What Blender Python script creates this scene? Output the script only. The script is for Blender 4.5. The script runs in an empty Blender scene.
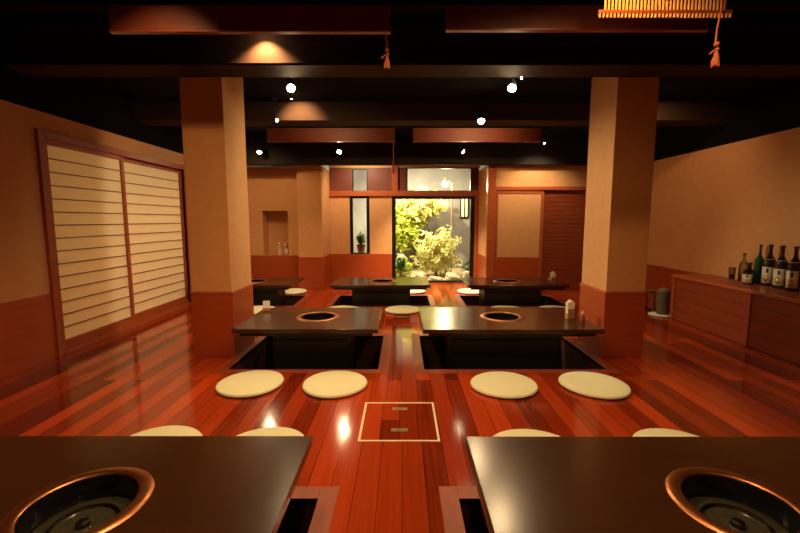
import bpy, bmesh, math, random
from mathutils import Vector, Matrix
random.seed(7)
R = math.radians
C = bpy.context.scene.collection
sc = bpy.context.scene

# ------------------------------------------------------------------ camera, world, exposure, lights
cam_d = bpy.data.cameras.new('camera'); cam = bpy.data.objects.new('camera', cam_d); C.objects.link(cam)
cam.location = (0, 0, 1.25)
cam.rotation_euler = (R(90) - math.atan(46.5 / 410), 0, 0)
cam_d.sensor_width = 36; cam_d.lens = 36 * 410 / 800; cam_d.shift_x = -2 / 800
cam_d.clip_start = 0.05
sc.camera = cam
w = bpy.data.worlds.new('night'); sc.world = w; w.use_nodes = True
w.node_tree.nodes['Background'].inputs[0].default_value = (0.25, 0.3, 0.45, 1)
w.node_tree.nodes['Background'].inputs[1].default_value = 0.05
sc.view_settings.view_transform = 'Standard'; sc.view_settings.look = 'None'
sc.view_settings.exposure = 1.0; sc.view_settings.gamma = 1
sc.view_settings.use_curve_mapping = False

WARM = (1.0, 0.585, 0.255); WARM2 = (1.0, 0.66, 0.33); PALE = (1.0, 0.82, 0.52)
def lamp(name, kind, loc, power, color=WARM, size=0.04, target=None, angle=120, blend=0.6, parent=None, area=None):
    d = bpy.data.lights.new(name, kind); d.energy = power; d.color = color
    o = bpy.data.objects.new(name, d); C.objects.link(o); o.location = loc
    if kind == 'AREA':
        d.shape = 'RECTANGLE'; d.size, d.size_y = area
    else:
        d.shadow_soft_size = size
    if kind == 'SPOT': d.spot_size = R(angle); d.spot_blend = blend
    if target is not None:
        o.rotation_euler = (Vector(target) - Vector(loc)).to_track_quat('-Z', 'Y').to_euler()
    if parent:
        o.parent = parent; o.location = Vector(loc) - parent.location
    return o

# ceiling downlights of the front bay (above the frame)
lamp('unseen_downlight', 'SPOT', (-0.80, 1.75, 2.74), 46, WARM, 0.05, (-0.75, 2.2, 0), 126, 0.8)
lamp('unseen_downlight', 'SPOT', (1.0, 1.75, 2.74), 36, WARM, 0.05, (0.9, 2.1, 0), 144, 0.6)
lamp('unseen_downlight', 'SPOT', (0.0, 2.2, 2.74), 30, WARM, 0.05, (0.0, 2.5, 0), 104, 0.7)
lamp('unseen_downlight', 'SPOT', (0.0, 0.2, 2.74), 28, WARM, 0.05, (0.0, 1.0, 0), 130, 0.9)  # added as general fill for the front bay
lamp('pillar_fill_light', 'SPOT', (-1.35, 1.98, 2.73), 24, WARM, 0.04, (-1.72, 3.65, 1.3), 62, 0.9)  # unseen accent added to brighten the left pillar front
# unseen lamps added behind the second beam to light back-bay cushions and valances
lamp('unseen_downlight', 'SPOT', (-0.9, 5.5, 2.58), 34, WARM, 0.04, (-0.9, 5.6, 0), 110, 0.9)
lamp('unseen_downlight', 'SPOT', (0.6, 5.5, 2.58), 34, WARM, 0.04, (0.6, 5.6, 0), 110, 0.9)
lamp('valance_fill_light', 'SPOT', (1.1, 5.35, 2.55), 26, WARM, 0.03, (1.0, 6.25, 2.46), 120, 0.9)  # added fill on the back valance boards, as is the next
lamp('valance_fill_light', 'SPOT', (-1.0, 5.35, 2.55), 12, WARM, 0.03, (-1.0, 6.25, 2.46), 120, 0.9)
lamp('unseen_downlight', 'SPOT', (2.1, 5.5, 2.58), 22, WARM, 0.04, (2.0, 5.6, 0), 110, 0.9)
lamp('unseen_downlight', 'SPOT', (-2.2, 5.5, 2.58), 24, WARM, 0.04, (-2.1, 5.6, 0), 110, 0.9)
# area light added behind the paper screens to brighten the paper
lamp('added_screen_backlight', 'AREA', (-4.0, 4.85, 1.2), 26, (1, 0.74, 0.42), target=(-3.1, 4.85, 1.0), area=(2.6, 1.8))
# garden lights
lamp('unseen_garden_flood', 'SPOT', (-0.3, 8.75, 2.9), 900, (1, 0.84, 0.50), 0.08, (0.5, 9.9, 0.6), 130, 0.7)
lamp('unseen_garden_flood', 'SPOT', (1.5, 9.0, 2.9), 240, (1, 0.82, 0.48), 0.08, (1.2, 9.4, 0.0), 120, 0.8)

lamp('unseen_garden_flood', 'SPOT', (-1.9, 9.4, 2.8), 160, (1, 0.84, 0.56), 0.08, (-1.0, 10.9, 1.5), 120, 0.8)  # added to brighten the wall seen through the narrow window

# ------------------------------------------------------------------ materials
def mat(name, base, rough=0.5, metal=0.0, coat=0.0, emit=None, estr=0.0, spec=0.5):
    m = bpy.data.materials.new(name); m.use_nodes = True
    b = m.node_tree.nodes['Principled BSDF']
    b.inputs['Base Color'].default_value = (*base, 1); b.inputs['Roughness'].default_value = rough
    b.inputs['Metallic'].default_value = metal; b.inputs['Coat Weight'].default_value = coat
    b.inputs['Coat Roughness'].default_value = 0.08
    b.inputs['Specular IOR Level'].default_value = spec
    if emit: b.inputs['Emission Color'].default_value = (*emit, 1); b.inputs['Emission Strength'].default_value = estr
    return m
def NT(m): return m.node_tree.nodes, m.node_tree.links, m.node_tree.nodes['Principled BSDF']
def noise_mat(name, c1, c2, scale=(3, 3, 3), nscale=4, rough=0.5, coat=0.0, bump=0.0, detail=4, metal=0.0, spec=0.5, lo=0.3, hi=0.7):
    m = mat(name, c1, rough, metal, coat, spec=spec); n, l, b = NT(m)
    tc = n.new('ShaderNodeTexCoord'); mp = n.new('ShaderNodeMapping'); mp.inputs['Scale'].default_value = scale
    ns = n.new('ShaderNodeTexNoise'); ns.inputs['Scale'].default_value = nscale; ns.inputs['Detail'].default_value = detail
    cr = n.new('ShaderNodeValToRGB'); cr.color_ramp.elements[0].color = (*c1, 1); cr.color_ramp.elements[1].color = (*c2, 1)
    cr.color_ramp.elements[0].position = lo; cr.color_ramp.elements[1].position = hi
    l.new(tc.outputs['Object'], mp.inputs[0]); l.new(mp.outputs[0], ns.inputs['Vector']); l.new(ns.outputs['Fac'], cr.inputs[0])
    l.new(cr.outputs[0], b.inputs['Base Color'])
    if bump:
        bp = n.new('ShaderNodeBump'); bp.inputs['Strength'].default_value = bump; bp.inputs['Distance'].default_value = 0.01
        l.new(ns.outputs['Fac'], bp.inputs['Height']); l.new(bp.outputs[0], b.inputs['Normal'])
    return m
def board_mat(name, c1, c2, bw, bl, rough=0.16, rot=(0, 0, R(90)), gap=0.0016, coat=0.0):
    m = mat(name, c1, rough, 0, coat); n, l, b = NT(m)
    tc = n.new('ShaderNodeTexCoord'); mp = n.new('ShaderNodeMapping'); mp.inputs['Rotation'].default_value = rot
    br = n.new('ShaderNodeTexBrick'); br.offset = 0.37; br.offset_frequency = 2; br.squash = 1
    br.inputs['Color1'].default_value = (0, 0, 0, 1); br.inputs['Color2'].default_value = (1, 1, 1, 1)
    br.inputs['Mortar'].default_value = (0.5, 0.5, 0.5, 1)
    br.inputs['Scale'].default_value = 1; br.inputs['Mortar Size'].default_value = gap
    br.inputs['Mortar Smooth'].default_value = 0.3; br.inputs['Bias'].default_value = 0
    br.inputs['Brick Width'].default_value = bl; br.inputs['Row Height'].default_value = bw
    l.new(tc.outputs['Object'], mp.inputs[0]); l.new(mp.outputs[0], br.inputs['Vector'])
    mp2 = n.new('ShaderNodeMapping'); mp2.inputs['Scale'].default_value = (0.9, 22, 22)
    ns = n.new('ShaderNodeTexNoise'); ns.inputs['Scale'].default_value = 2.2; ns.inputs['Detail'].default_value = 5
    l.new(mp.outputs[0], mp2.inputs[0]); l.new(mp2.outputs[0], ns.inputs['Vector'])
    ad = n.new('ShaderNodeMath'); ad.operation = 'MULTIPLY_ADD'; ad.inputs[1].default_value = 0.55
    l.new(ns.outputs['Fac'], ad.inputs[0])
    sb = n.new('ShaderNodeMath'); sb.operation = 'MULTIPLY_ADD'; sb.inputs[1].default_value = 0.85; sb.inputs[2].default_value = -0.17
    l.new(br.outputs['Color'], sb.inputs[0]); l.new(sb.outputs[0], ad.inputs[2])
    cr = n.new('ShaderNodeValToRGB'); cr.color_ramp.elements[0].color = (*c1, 1); cr.color_ramp.elements[1].color = (*c2, 1)
    l.new(ad.outputs[0], cr.inputs[0])
    mx = n.new('ShaderNodeMix'); mx.data_type = 'RGBA'; l.new(br.outputs['Fac'], mx.inputs['Factor'])
    l.new(cr.outputs[0], mx.inputs[6]); mx.inputs[7].default_value = (c1[0] * .8, c1[1] * .8, c1[2] * .8, 1)
    l.new(mx.outputs[2], b.inputs['Base Color'])
    rr = n.new('ShaderNodeMapRange'); rr.inputs['To Min'].default_value = rough * 0.75; rr.inputs['To Max'].default_value = rough * 1.4
    l.new(ns.outputs['Fac'], rr.inputs['Value']); l.new(rr.outputs[0], b.inputs['Roughness'])
    bp = n.new('ShaderNodeBump'); bp.inputs['Strength'].default_value = 0.12; bp.inputs['Distance'].default_value = 0.004
    ns3 = n.new('ShaderNodeTexNoise'); ns3.inputs['Scale'].default_value = 6; l.new(mp.outputs[0], ns3.inputs['Vector'])
    l.new(ns3.outputs['Fac'], bp.inputs['Height']); l.new(bp.outputs[0], b.inputs['Normal'])
    return m

M = {}
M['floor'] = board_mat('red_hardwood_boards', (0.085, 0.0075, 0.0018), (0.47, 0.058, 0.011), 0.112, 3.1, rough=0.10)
M['floor_cross'] = board_mat('red_hardwood_cross_boards', (0.16, 0.015, 0.0035), (0.43, 0.054, 0.011), 0.105, 1.3, rough=0.10, rot=(0, 0, 0))
M['plaster'] = noise_mat('tan_plaster', (0.56, 0.268, 0.098), (0.61, 0.296, 0.110), nscale=5, rough=0.85, bump=0.05)
M['black'] = noise_mat('black_paint', (0.0035, 0.003, 0.003), (0.006, 0.005, 0.005), nscale=3, rough=0.9, spec=0.08)
M['beam'] = noise_mat('dark_brown_beam_paint', (0.034, 0.016, 0.008), (0.044, 0.021, 0.011), (1, 6, 6), nscale=3, rough=0.85, spec=0.15)
M['beam2'] = noise_mat('black_beam_paint', (0.016, 0.010, 0.007), (0.016, 0.010, 0.007), (1, 6, 6), nscale=3, rough=0.8, spec=0.15)
M['wains'] = noise_mat('red_brown_veneer', (0.32, 0.052, 0.010), (0.38, 0.066, 0.014), (1.2, 1.2, 9), nscale=3, rough=0.35)
M['wood'] = noise_mat('red_brown_timber', (0.32, 0.066, 0.018), (0.42, 0.092, 0.026), (2, 2, 12), nscale=3, rough=0.35)
M['dwood'] = noise_mat('dark_red_timber', (0.20, 0.034, 0.010), (0.26, 0.046, 0.013), (2, 2, 14), nscale=3, rough=0.35)
M['val'] = noise_mat('dark_stained_valance', (0.12, 0.020, 0.006), (0.17, 0.028, 0.008), (2, 2, 14), nscale=3, rough=0.55)
M['frame'] = noise_mat('pit_frame_timber', (0.24, 0.044, 0.012), (0.32, 0.060, 0.017), (9, 2, 4), nscale=3, rough=0.45)
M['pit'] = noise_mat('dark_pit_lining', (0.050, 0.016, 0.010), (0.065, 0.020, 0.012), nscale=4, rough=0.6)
M['lacquer'] = noise_mat('black_brown_lacquer', (0.036, 0.013, 0.004), (0.048, 0.017, 0.0055), (1, 8, 4), nscale=3, rough=0.22, spec=0.6)
M['blackped'] = noise_mat('black_pedestal', (0.004, 0.0035, 0.0035), (0.006, 0.005, 0.005), nscale=5, rough=0.5)
M['copper'] = noise_mat('copper_ring', (0.40, 0.16, 0.065), (0.52, 0.21, 0.09), nscale=8, rough=0.33, metal=1.0)
M['steel'] = mat('dark_steel', (0.16, 0.15, 0.14), 0.25, 1.0)
M['bowl'] = mat('black_enamel', (0.008, 0.008, 0.010), 0.15)
M['glassplate'] = noise_mat('smoked_glass_plate', (0.035, 0.035, 0.025), (0.055, 0.055, 0.035), nscale=14, rough=0.12, spec=0.8)
M['cushion'] = noise_mat('cream_woven_cushion', (0.70, 0.72, 0.50), (0.76, 0.79, 0.56), nscale=60, rough=0.9, bump=0.25)
M['brass'] = mat('brass_edging', (0.86, 0.70, 0.44), 0.4, 0.3)
M['handle'] = mat('aged_brass', (0.42, 0.36, 0.18), 0.35, 0.8)
M['white'] = mat('white_paper', (0.9, 0.84, 0.76), 0.8)
M['tan_box'] = mat('brown_box', (0.40, 0.19, 0.08), 0.6)
M['rope'] = noise_mat('tan_rope', (0.42, 0.105, 0.035), (0.55, 0.15, 0.05), nscale=40, rough=0.9)
M['housing'] = mat('black_metal', (0.012, 0.012, 0.012), 0.4, 0.6)
M['bulb'] = mat('lit_bulb', (1, 0.9, 0.7), 0.3, emit=(1, 0.78, 0.45), estr=60)
M['bamboo'] = noise_mat('bamboo_slats', (0.56, 0.25, 0.06), (0.72, 0.36, 0.10), (20, 1, 1), nscale=4, rough=0.5)
M['bin'] = noise_mat('grey_green_plastic', (0.13, 0.12, 0.075), (0.16, 0.14, 0.09), nscale=5, rough=0.45)
M['crate'] = mat('black_wire', (0.02, 0.018, 0.018), 0.5)
M['grey'] = noise_mat('grey_rendered_wall', (0.13, 0.125, 0.13), (0.18, 0.175, 0.18), (1, 1, 1), nscale=2.5, rough=0.9, bump=0.2)
M['soil'] = noise_mat('pale_gravel', (0.20, 0.16, 0.09), (0.32, 0.26, 0.15), nscale=30, rough=0.9, bump=0.5)
M['rock'] = noise_mat('garden_stone', (0.22, 0.19, 0.14), (0.40, 0.35, 0.26), nscale=9, rough=0.9, bump=0.4)
M['bark'] = noise_mat('brown_bark', (0.10, 0.06, 0.035), (0.2, 0.12, 0.07), (3, 3, 1), nscale=10, rough=0.9, bump=0.5)
M['terracotta'] = mat('dark_brown_pot', (0.09, 0.028, 0.018), 0.35)
M['pink'] = mat('pink_petals', (0.85, 0.36, 0.26), 0.7)
M['ceramic'] = mat('pale_ceramic', (0.6, 0.45, 0.35), 0.3)
M['globe'] = mat('lit_globe', (1, 0.9, 0.7), 0.3, emit=(1, 0.72, 0.36), estr=40)
M['litpane'] = mat('lit_paper_pane', (0.8, 0.7, 0.4), 0.6, emit=(1, 0.72, 0.28), estr=0.35)
M['redglass'] = mat('red_sauce_bottle', (0.30, 0.06, 0.04), 0.15)
M['greenglass'] = mat('green_bottle_glass', (0.012, 0.075, 0.025), 0.08, spec=0.7)
M['brownglass'] = mat('brown_bottle_glass', (0.018, 0.010, 0.007), 0.08, spec=0.7)
M['label'] = noise_mat('cream_label', (0.62, 0.52, 0.36), (0.70, 0.60, 0.42), nscale=20, rough=0.7)
M['ink'] = mat('black_ink', (0.02, 0.016, 0.014), 0.7)
M['gold'] = mat('gold_foil', (0.55, 0.36, 0.12), 0.4, 0.7)
def leaf_mat(name, c1, c2):
    m = noise_mat(name, c1, c2, nscale=5, rough=0.5, detail=2); n, l, b = NT(m)
    tr = n.new('ShaderNodeBsdfTranslucent'); mx = n.new('ShaderNodeMixShader'); mx.inputs[0].default_value = 0.35
    cr = [x for x in n if x.type == 'VALTORGB'][0]
    l.new(cr.outputs[0], tr.inputs[0]); l.new(b.outputs[0], mx.inputs[1]); l.new(tr.outputs[0], mx.inputs[2])
    l.new(mx.outputs[0], n['Material Output'].inputs[0]); return m
M['leaf'] = leaf_mat('green_leaves', (0.30, 0.42, 0.05), (0.56, 0.58, 0.09))
M['leaf2'] = leaf_mat('yellow_green_leaves', (0.56, 0.56, 0.20), (0.80, 0.76, 0.38))
M['leaf3'] = leaf_mat('dark_green_leaves', (0.03, 0.10, 0.04), (0.08, 0.16, 0.05))
def paper_mat():
    m = noise_mat('shoji_paper', (0.80, 0.68, 0.46), (0.84, 0.72, 0.50), nscale=3, rough=0.9); n, l, b = NT(m)
    tr = n.new('ShaderNodeBsdfTranslucent'); tr.inputs[0].default_value = (0.85, 0.76, 0.56, 1)
    mx = n.new('ShaderNodeMixShader'); mx.inputs[0].default_value = 0.3
    l.new(b.outputs[0], mx.inputs[1]); l.new(tr.outputs[0], mx.inputs[2]); l.new(mx.outputs[0], n['Material Output'].inputs[0]); return m
M['paper'] = paper_mat()
def glass_mat(name, tint=(1, 1, 1), k=1.0):
    m = bpy.data.materials.new(name); m.use_nodes = True; n = m.node_tree.nodes; l = m.node_tree.links; n.clear()
    o = n.new('ShaderNodeOutputMaterial'); t = n.new('ShaderNodeBsdfTransparent'); t.inputs[0].default_value = (*tint, 1)
    g = n.new('ShaderNodeBsdfGlossy'); g.inputs['Roughness'].default_value = 0.02
    fr = n.new('ShaderNodeFresnel'); fr.inputs[0].default_value = 1.45; mx = n.new('ShaderNodeMixShader')
    l.new(fr.outputs[0], mx.inputs[0]); l.new(t.outputs[0], mx.inputs[1]); l.new(g.outputs[0], mx.inputs[2]); l.new(mx.outputs[0], o.inputs[0]); return m
M['glass'] = glass_mat('window_glass', (0.97, 0.97, 0.95))
M['clearglass'] = glass_mat('clear_glass', (0.72, 0.74, 0.68))

# ------------------------------------------------------------------ mesh helpers
class MB:
    def __init__(s, origin=(0, 0, 0)):
        s.bm = bmesh.new(); s.o = Vector(origin); s.mi = 0
    def _v(s, p): return s.bm.verts.new(Vector(p) - s.o)
    def face(s, vs):
        try:
            f = s.bm.faces.new(vs); f.material_index = s.mi; return f
        except ValueError: return None
    def quad(s, *ps): return s.face([s._v(p) for p in ps])
    def box(s, x0, x1, y0, y1, z0, z1):
        v = [s._v((x, y, z)) for z in (z0, z1) for (x, y) in ((x0, y0), (x1, y0), (x1, y1), (x0, y1))]
        for f in ((3, 2, 1, 0), (4, 5, 6, 7), (0, 1, 5, 4), (1, 2, 6, 5), (2, 3, 7, 6), (3, 0, 4, 7)): s.face([v[i] for i in f])
        return s
    def ring(s, c, ax, r, n, ph=0, sq=(1, 1)):
        ax = Vector(ax).normalized(); a = ax.orthogonal().normalized() if abs(ax.z) < 0.999 else Vector((1, 0, 0)); b = ax.cross(a)
        return [s._v(Vector(c) + a * r * sq[0] * math.cos(ph + 2 * math.pi * i / n) + b * r * sq[1] * math.sin(ph + 2 * math.pi * i / n)) for i in range(n)]
    def bridge(s, r0, r1):
        n = len(r0)
        for i in range(n): s.face([r0[i], r0[(i + 1) % n], r1[(i + 1) % n], r1[i]])
    def tube(s, pts, r, n=8, cap=True):
        pts = [Vector(p) for p in pts]; rr = r if isinstance(r, (list, tuple)) else [r] * len(pts)
        prev = None; first = None
        for i, p in enumerate(pts):
            d = (pts[min(i + 1, len(pts) - 1)] - pts[max(i - 1, 0)])
            if abs(d.normalized().z) > 0.98: d = Vector((0.0, 0.0, d.z))
            g = s.ring(p, d, rr[i], n)
            if prev: s.bridge(prev, g)
            else: first = g
            prev = g
        if cap: s.face(first[::-1]); s.face(prev)
        return s
    def lathe(s, prof, c=(0, 0, 0), n=32, sq=(1, 1), cap0=True, cap1=True):
        prev = None; first = None
        for (r, z) in prof:
            g = s.ring((c[0], c[1], c[2] + z), (0, 0, 1), max(r, 1e-4), n, sq=sq)
            if prev: s.bridge(prev, g)
            else: first = g
            prev = g
        if cap0: s.face(first[::-1])
        if cap1: s.face(prev)
        return s
    def ball(s, c, r, n=12, m=8, sq=(1, 1, 1)):
        prof = [(r * math.sin(math.pi * k / m), -r * sq[2] * math.cos(math.pi * k / m)) for k in range(m + 1)]
        return s.lathe(prof, c, n, (sq[0], sq[1]))
    def build(s, name, m, parent=None, smooth=False, bevel=0, seg=2, loc=None):
        bmesh.ops.recalc_face_normals(s.bm, faces=s.bm.faces)
        me = bpy.data.meshes.new(name); s.bm.to_mesh(me); s.bm.free()
        for mm in (m if isinstance(m, (list, tuple)) else [m]): me.materials.append(mm)
        o = bpy.data.objects.new(name, me); C.objects.link(o)
        if smooth:
            for p in me.polygons: p.use_smooth = True
            try: me.set_sharp_from_angle(angle=R(40))
            except Exception: pass
        if bevel:
            b = o.modifiers.new('bevel', 'BEVEL'); b.width = bevel; b.segments = seg; b.limit_method = 'ANGLE'
        if parent: o.parent = parent
        elif loc is not None: o.location = loc
        else: o.location = s.o
        return o
def tag(o, label=None, cat=None, group=None, kind=None):
    if label: o['label'] = label
    if cat: o['category'] = cat
    if group: o['group'] = group
    if kind: o['kind'] = kind
    return o
def thing(name, loc, label, cat, group=None, kind=None):
    o = bpy.data.objects.new(name, None); o.empty_display_size = 0.1; C.objects.link(o); o.location = loc
    return tag(o, label, cat, group, kind)
def kids(o): return [c for c in bpy.data.objects if c.parent == o]
def dup(root, loc, label, rz=None, group=None):
    r = root.copy(); C.objects.link(r); r.location = loc
    if rz is not None: r.rotation_euler = (0, 0, rz)
    r['label'] = label
    if group: r['group'] = group
    for ch in kids(root):
        c = ch.copy(); C.objects.link(c); c.parent = r
        for g in kids(ch):
            d = g.copy(); C.objects.link(d); d.parent = c
    return r
def struct(name, mb, m, label, cat, parent=None, **k):
    o = mb.build(name, m, parent, **k)
    if parent is None: tag(o, label, cat, kind='structure')
    return o

# ------------------------------------------------------------------ setting: floor with sunken foot wells
XL, XR = -3.15, 3.90
PD = -0.42
PITS = [(-1.70, -0.379, 0.78, 1.719), (0.257, 1.96, 0.78, 1.719),
        (-1.46, -0.200, 3.33, 4.333), (0.188, 1.72, 3.33, 4.333),
        (-3.0, -1.60, 5.90, 6.72), (-1.02, 0.418, 5.90, 6.72), (0.95, 2.38, 5.90, 6.72)]
xs = sorted(set([XL, XR] + [a for p in PITS for a in p[:2]]))
ys = sorted(set([-1.5, 4.755, 5.10, 8.15] + [a for p in PITS for a in p[2:]]))
mb = MB()
def inpit(x, y): return any(p[0] < x < p[1] and p[2] < y < p[3] for p in PITS)
for i in range(len(xs) - 1):
    for j in range(len(ys) - 1):
        cx, cy = (xs[i] + xs[i + 1]) / 2, (ys[j] + ys[j + 1]) / 2
        if inpit(cx, cy): continue
        mb.mi = 2 if (4.755 < cy < 5.10 and -0.2 < cx < 0.2) else 0
        mb.quad((xs[i], ys[j], 0), (xs[i + 1], ys[j], 0), (xs[i + 1], ys[j + 1], 0), (xs[i], ys[j + 1], 0))
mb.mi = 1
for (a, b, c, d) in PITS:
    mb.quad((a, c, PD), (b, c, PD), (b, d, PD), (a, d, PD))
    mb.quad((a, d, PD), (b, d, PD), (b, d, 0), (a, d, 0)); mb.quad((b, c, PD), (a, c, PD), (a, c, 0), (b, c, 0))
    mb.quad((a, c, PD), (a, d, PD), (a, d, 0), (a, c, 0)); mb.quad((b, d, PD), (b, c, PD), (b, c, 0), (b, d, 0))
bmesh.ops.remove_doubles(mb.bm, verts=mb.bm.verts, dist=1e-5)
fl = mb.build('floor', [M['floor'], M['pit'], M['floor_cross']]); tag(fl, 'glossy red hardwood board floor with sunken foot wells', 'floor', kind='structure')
for f in fl.data.polygons:     # floor faces look up
    pass
tn = [0]
def trim(mb, m, label, **k):
    tn[0] += 1; return struct('trim_%d' % tn[0], mb, m, label, 'trim', **k)
names = ['left near foot well', 'right near foot well', 'left middle foot well', 'right middle foot well', 'foot well beside the left wall', 'back left foot well', 'back right foot well']
for (a, b, c, d), nm in zip(PITS, names):
    mb = MB(); e = 0.085; h = 0.003
    e2 = e if a > -2.9 else 0.06
    mb.box(a - e2, a, c - e, d + e, -0.03, h); mb.box(b, b + e, c - e, d + e, -0.03, h)
    mb.box(a, b, c - e, c, -0.03, h); mb.box(a, b, d, d + e, -0.03, h)
    trim(mb, M['frame'], 'reddish timber border round the ' + nm, bevel=0.002)

# ------------------------------------------------------------------ setting: walls
WT = 0.60
def wains(mb, x0, x1, y0, y1, z1=WT): mb.box(x0, x1, y0, y1, 0, z1)
# left wall, with opening for the paper screens
S0, S1, SZ = 3.68, 6.02, 1.96
mb = MB()
mb.box(XL - 0.12, XL, -1.5, S0, 0, 2.19); mb.box(XL - 0.12, XL, S1, 7.67, 0, 2.19); mb.box(XL - 0.12, XL, S0, S1, SZ, 2.19)
struct('wall_left', mb, M['plaster'], 'tan plaster wall on the left around the paper sliding screens', 'wall')
mb = MB(); mb.box(XL - 0.12, XL + 0.012, -1.5, 7.6, 2.19, 2.80); trim(mb, M['black'], 'black painted band above the left wall')
mb = MB(); mb.box(XL, XL + 0.012, -1.5, S0 - 0.06, 0, WT); trim(mb, M['wains'], 'red brown wainscot of the left wall before the paper screens', bevel=0.003)
mb = MB(); mb.box(XL, XL + 0.012, S1 + 0.06, 7.55, 0, WT); trim(mb, M['wains'], 'red brown wainscot of the left wall beyond the paper screens', bevel=0.003)
mb = MB()
mb.box(XL - 0.1, XL + 0.03, S0 - 0.06, S0, 0, SZ + 0.07); mb.box(XL - 0.1, XL + 0.03, S1, S1 + 0.06, 0, SZ + 0.07)
mb.box(XL - 0.1, XL + 0.03, S0, S1, SZ, SZ + 0.07); mb.box(XL - 0.1, XL + 0.035, S0, S1, 0, 0.035)
trim(mb, M['wood'], 'red brown timber frame round the paper sliding screens', bevel=0.003)
# right wall
mb = MB(); mb.box(XR, XR + 0.12, -1.5, 7.3, 0, 2.155); struct('wall_right', mb, M['plaster'], 'long tan plaster wall on the right behind the bottles', 'wall')
mb = MB(); mb.box(XR - 0.012, XR, -1.5, 7.15, 0, .555); trim(mb, M['wains'], 'red brown wainscot along the right wall', bevel=0.003)
mb = MB(); mb.box(XR - 0.012, XR + 0.12, -1.5, 7.3, 2.155, 2.80); trim(mb, M['black'], 'black painted band above the right wall')
# wall behind the camera
mb = MB(); mb.box(XL - .12, XR + .12, -1.62, -1.5, 0, 2.8); struct('wall_front', mb, M['plaster'], 'plaster wall at the near end of the room', 'wall')
# back left wall with display niche
NX0, NX1, NZ0, NZ1, YB = -2.55, -2.09, WT, 1.415, 7.55
mb = MB()
mb.box(XL, NX0, YB, YB + .12, 0, 2.2); mb.box(NX1, -1.85, YB, YB + .12, 0, 2.2)
mb.box(NX0, NX1, YB, YB + .12, 0, NZ0); mb.box(NX0, NX1, YB, YB + .12, NZ1, 2.2)
mb.box(NX0 - .1, NX1 + .1, YB + .30, YB + .34, NZ0 - .1, NZ1 + .1)
mb.box(NX0 - .04, NX0, YB + .12, YB + .30, NZ0 - .04, NZ1 + .04); mb.box(NX1, NX1 + .04, YB + .12, YB + .30, NZ0 - .04, NZ1 + .04)
mb.box(NX0, NX1, YB + .12, YB + .30, NZ1, NZ1 + .04); mb.box(NX0, NX1, YB + .12, YB + .30, NZ0 - .04, NZ0)
struct('wall_back_left', mb, M['plaster'], 'tan back wall on the left with a recessed display niche', 'wall')
mb = MB(); mb.box(XL, -1.85, YB - .012, YB, 0, WT); trim(mb, M['wains'], 'red brown wainscot below the display niche', bevel=0.003)
YBX = 7.32
mb = MB(); mb.box(-1.85, -1.42, YBX, 8.2, 0, 2.2); struct('wall_back_pier', mb, M['plaster'], 'tan plaster pier projecting left of the garden windows', 'wall')
mb = MB(); mb.box(-1.862, -1.408, YBX - .012, 8.15, 0, WT - .01); trim(mb, M['wains'], 'red brown wainscot round the projecting pier', bevel=0.003)
# window wall
YW = 8.15
mb = MB()
mb.box(-1.42, -1.03, YW, YW + .1, 0, 1.72); mb.box(-0.64, -0.20, YW, YW + .1, 0, 1.72); mb.box(-1.03, -0.64, YW, YW + .1, 0, WT - .03)
mb.box(-1.42, 1.52, YW, YW + .1, 2.26, 2.7)
struct('wall_back', mb, M['plaster'], 'cream back wall either side of the narrow window', 'wall')
mb = MB(); mb.box(-1.42, -0.20, YW - .012, YW, 0, WT - .02); trim(mb, M['wains'], 'red brown wainscot under the narrow window', bevel=0.003)
mb = MB(); mb.box(-1.42, 1.5, YW - .05, YW + .1, 1.715, 1.815); trim(mb, M['wood'], 'red timber lintel beam across the garden windows', bevel=0.004)
# transom zone: timber panels and posts between lintel and beam
mb = MB()
mb.box(-1.42, -0.97, YW, YW + .06, 1.815, 2.26); mb.box(-0.67, -0.20, YW, YW + .06, 1.815, 2.26); mb.box(-0.08, 0.09, YW + .01, YW + .06, 1.815, 2.26)
mb.box(1.36, 1.5, YW, YW + .06, 1.815, 2.26)
trim(mb, M['val'], 'dark red timber infill panels between the transom windows')
mb = MB(); mb.box(-0.20, -0.08, YW - .04, YW + .1, 1.815, 2.3); trim(mb, M['wood'], 'short red timber post between the two transom windows', bevel=0.004)
# windows
def window(name, x0, x1, z0, z1, fr, fm, label, y=YW, depth=0.06):
    o = thing(name, ((x0 + x1) / 2, y, z0), label, 'window', kind='structure'); og = o.location
    mb = MB(og); mb.box(x0, x0 + fr, y, y + depth, z0, z1); mb.box(x1 - fr, x1, y, y + depth, z0, z1)
    mb.box(x0 + fr, x1 - fr, y, y + depth, z1 - fr * .7, z1); mb.box(x0 + fr, x1 - fr, y, y + depth, z0, z0 + fr * .5)
    mb.build('window_frame', fm, o, bevel=0.003)
    mb = MB(og); mb.box(x0 + fr, x1 - fr, y + .025, y + .031, z0 + fr * .5, z1 - fr * .7); mb.build('pane', M['glass'], o)
    return o
window('window_1', -0.20, 1.43, 0.0, 1.715, 0.075, M['housing'], 'large black framed glass door opening onto the lit garden', depth=0.09)
window('window_2', -1.03, -0.64, WT - .03, 1.715, 0.06, M['housing'], 'narrow black framed window left of the garden door')
window('window_3', -0.97, -0.67, 1.815, 2.24, 0.018, M['housing'], 'small transom window above the narrow window')
window('window_4', 0.09, 1.36, 1.815, 2.26, 0.02, M['housing'], 'wide transom window above the garden door')
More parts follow.
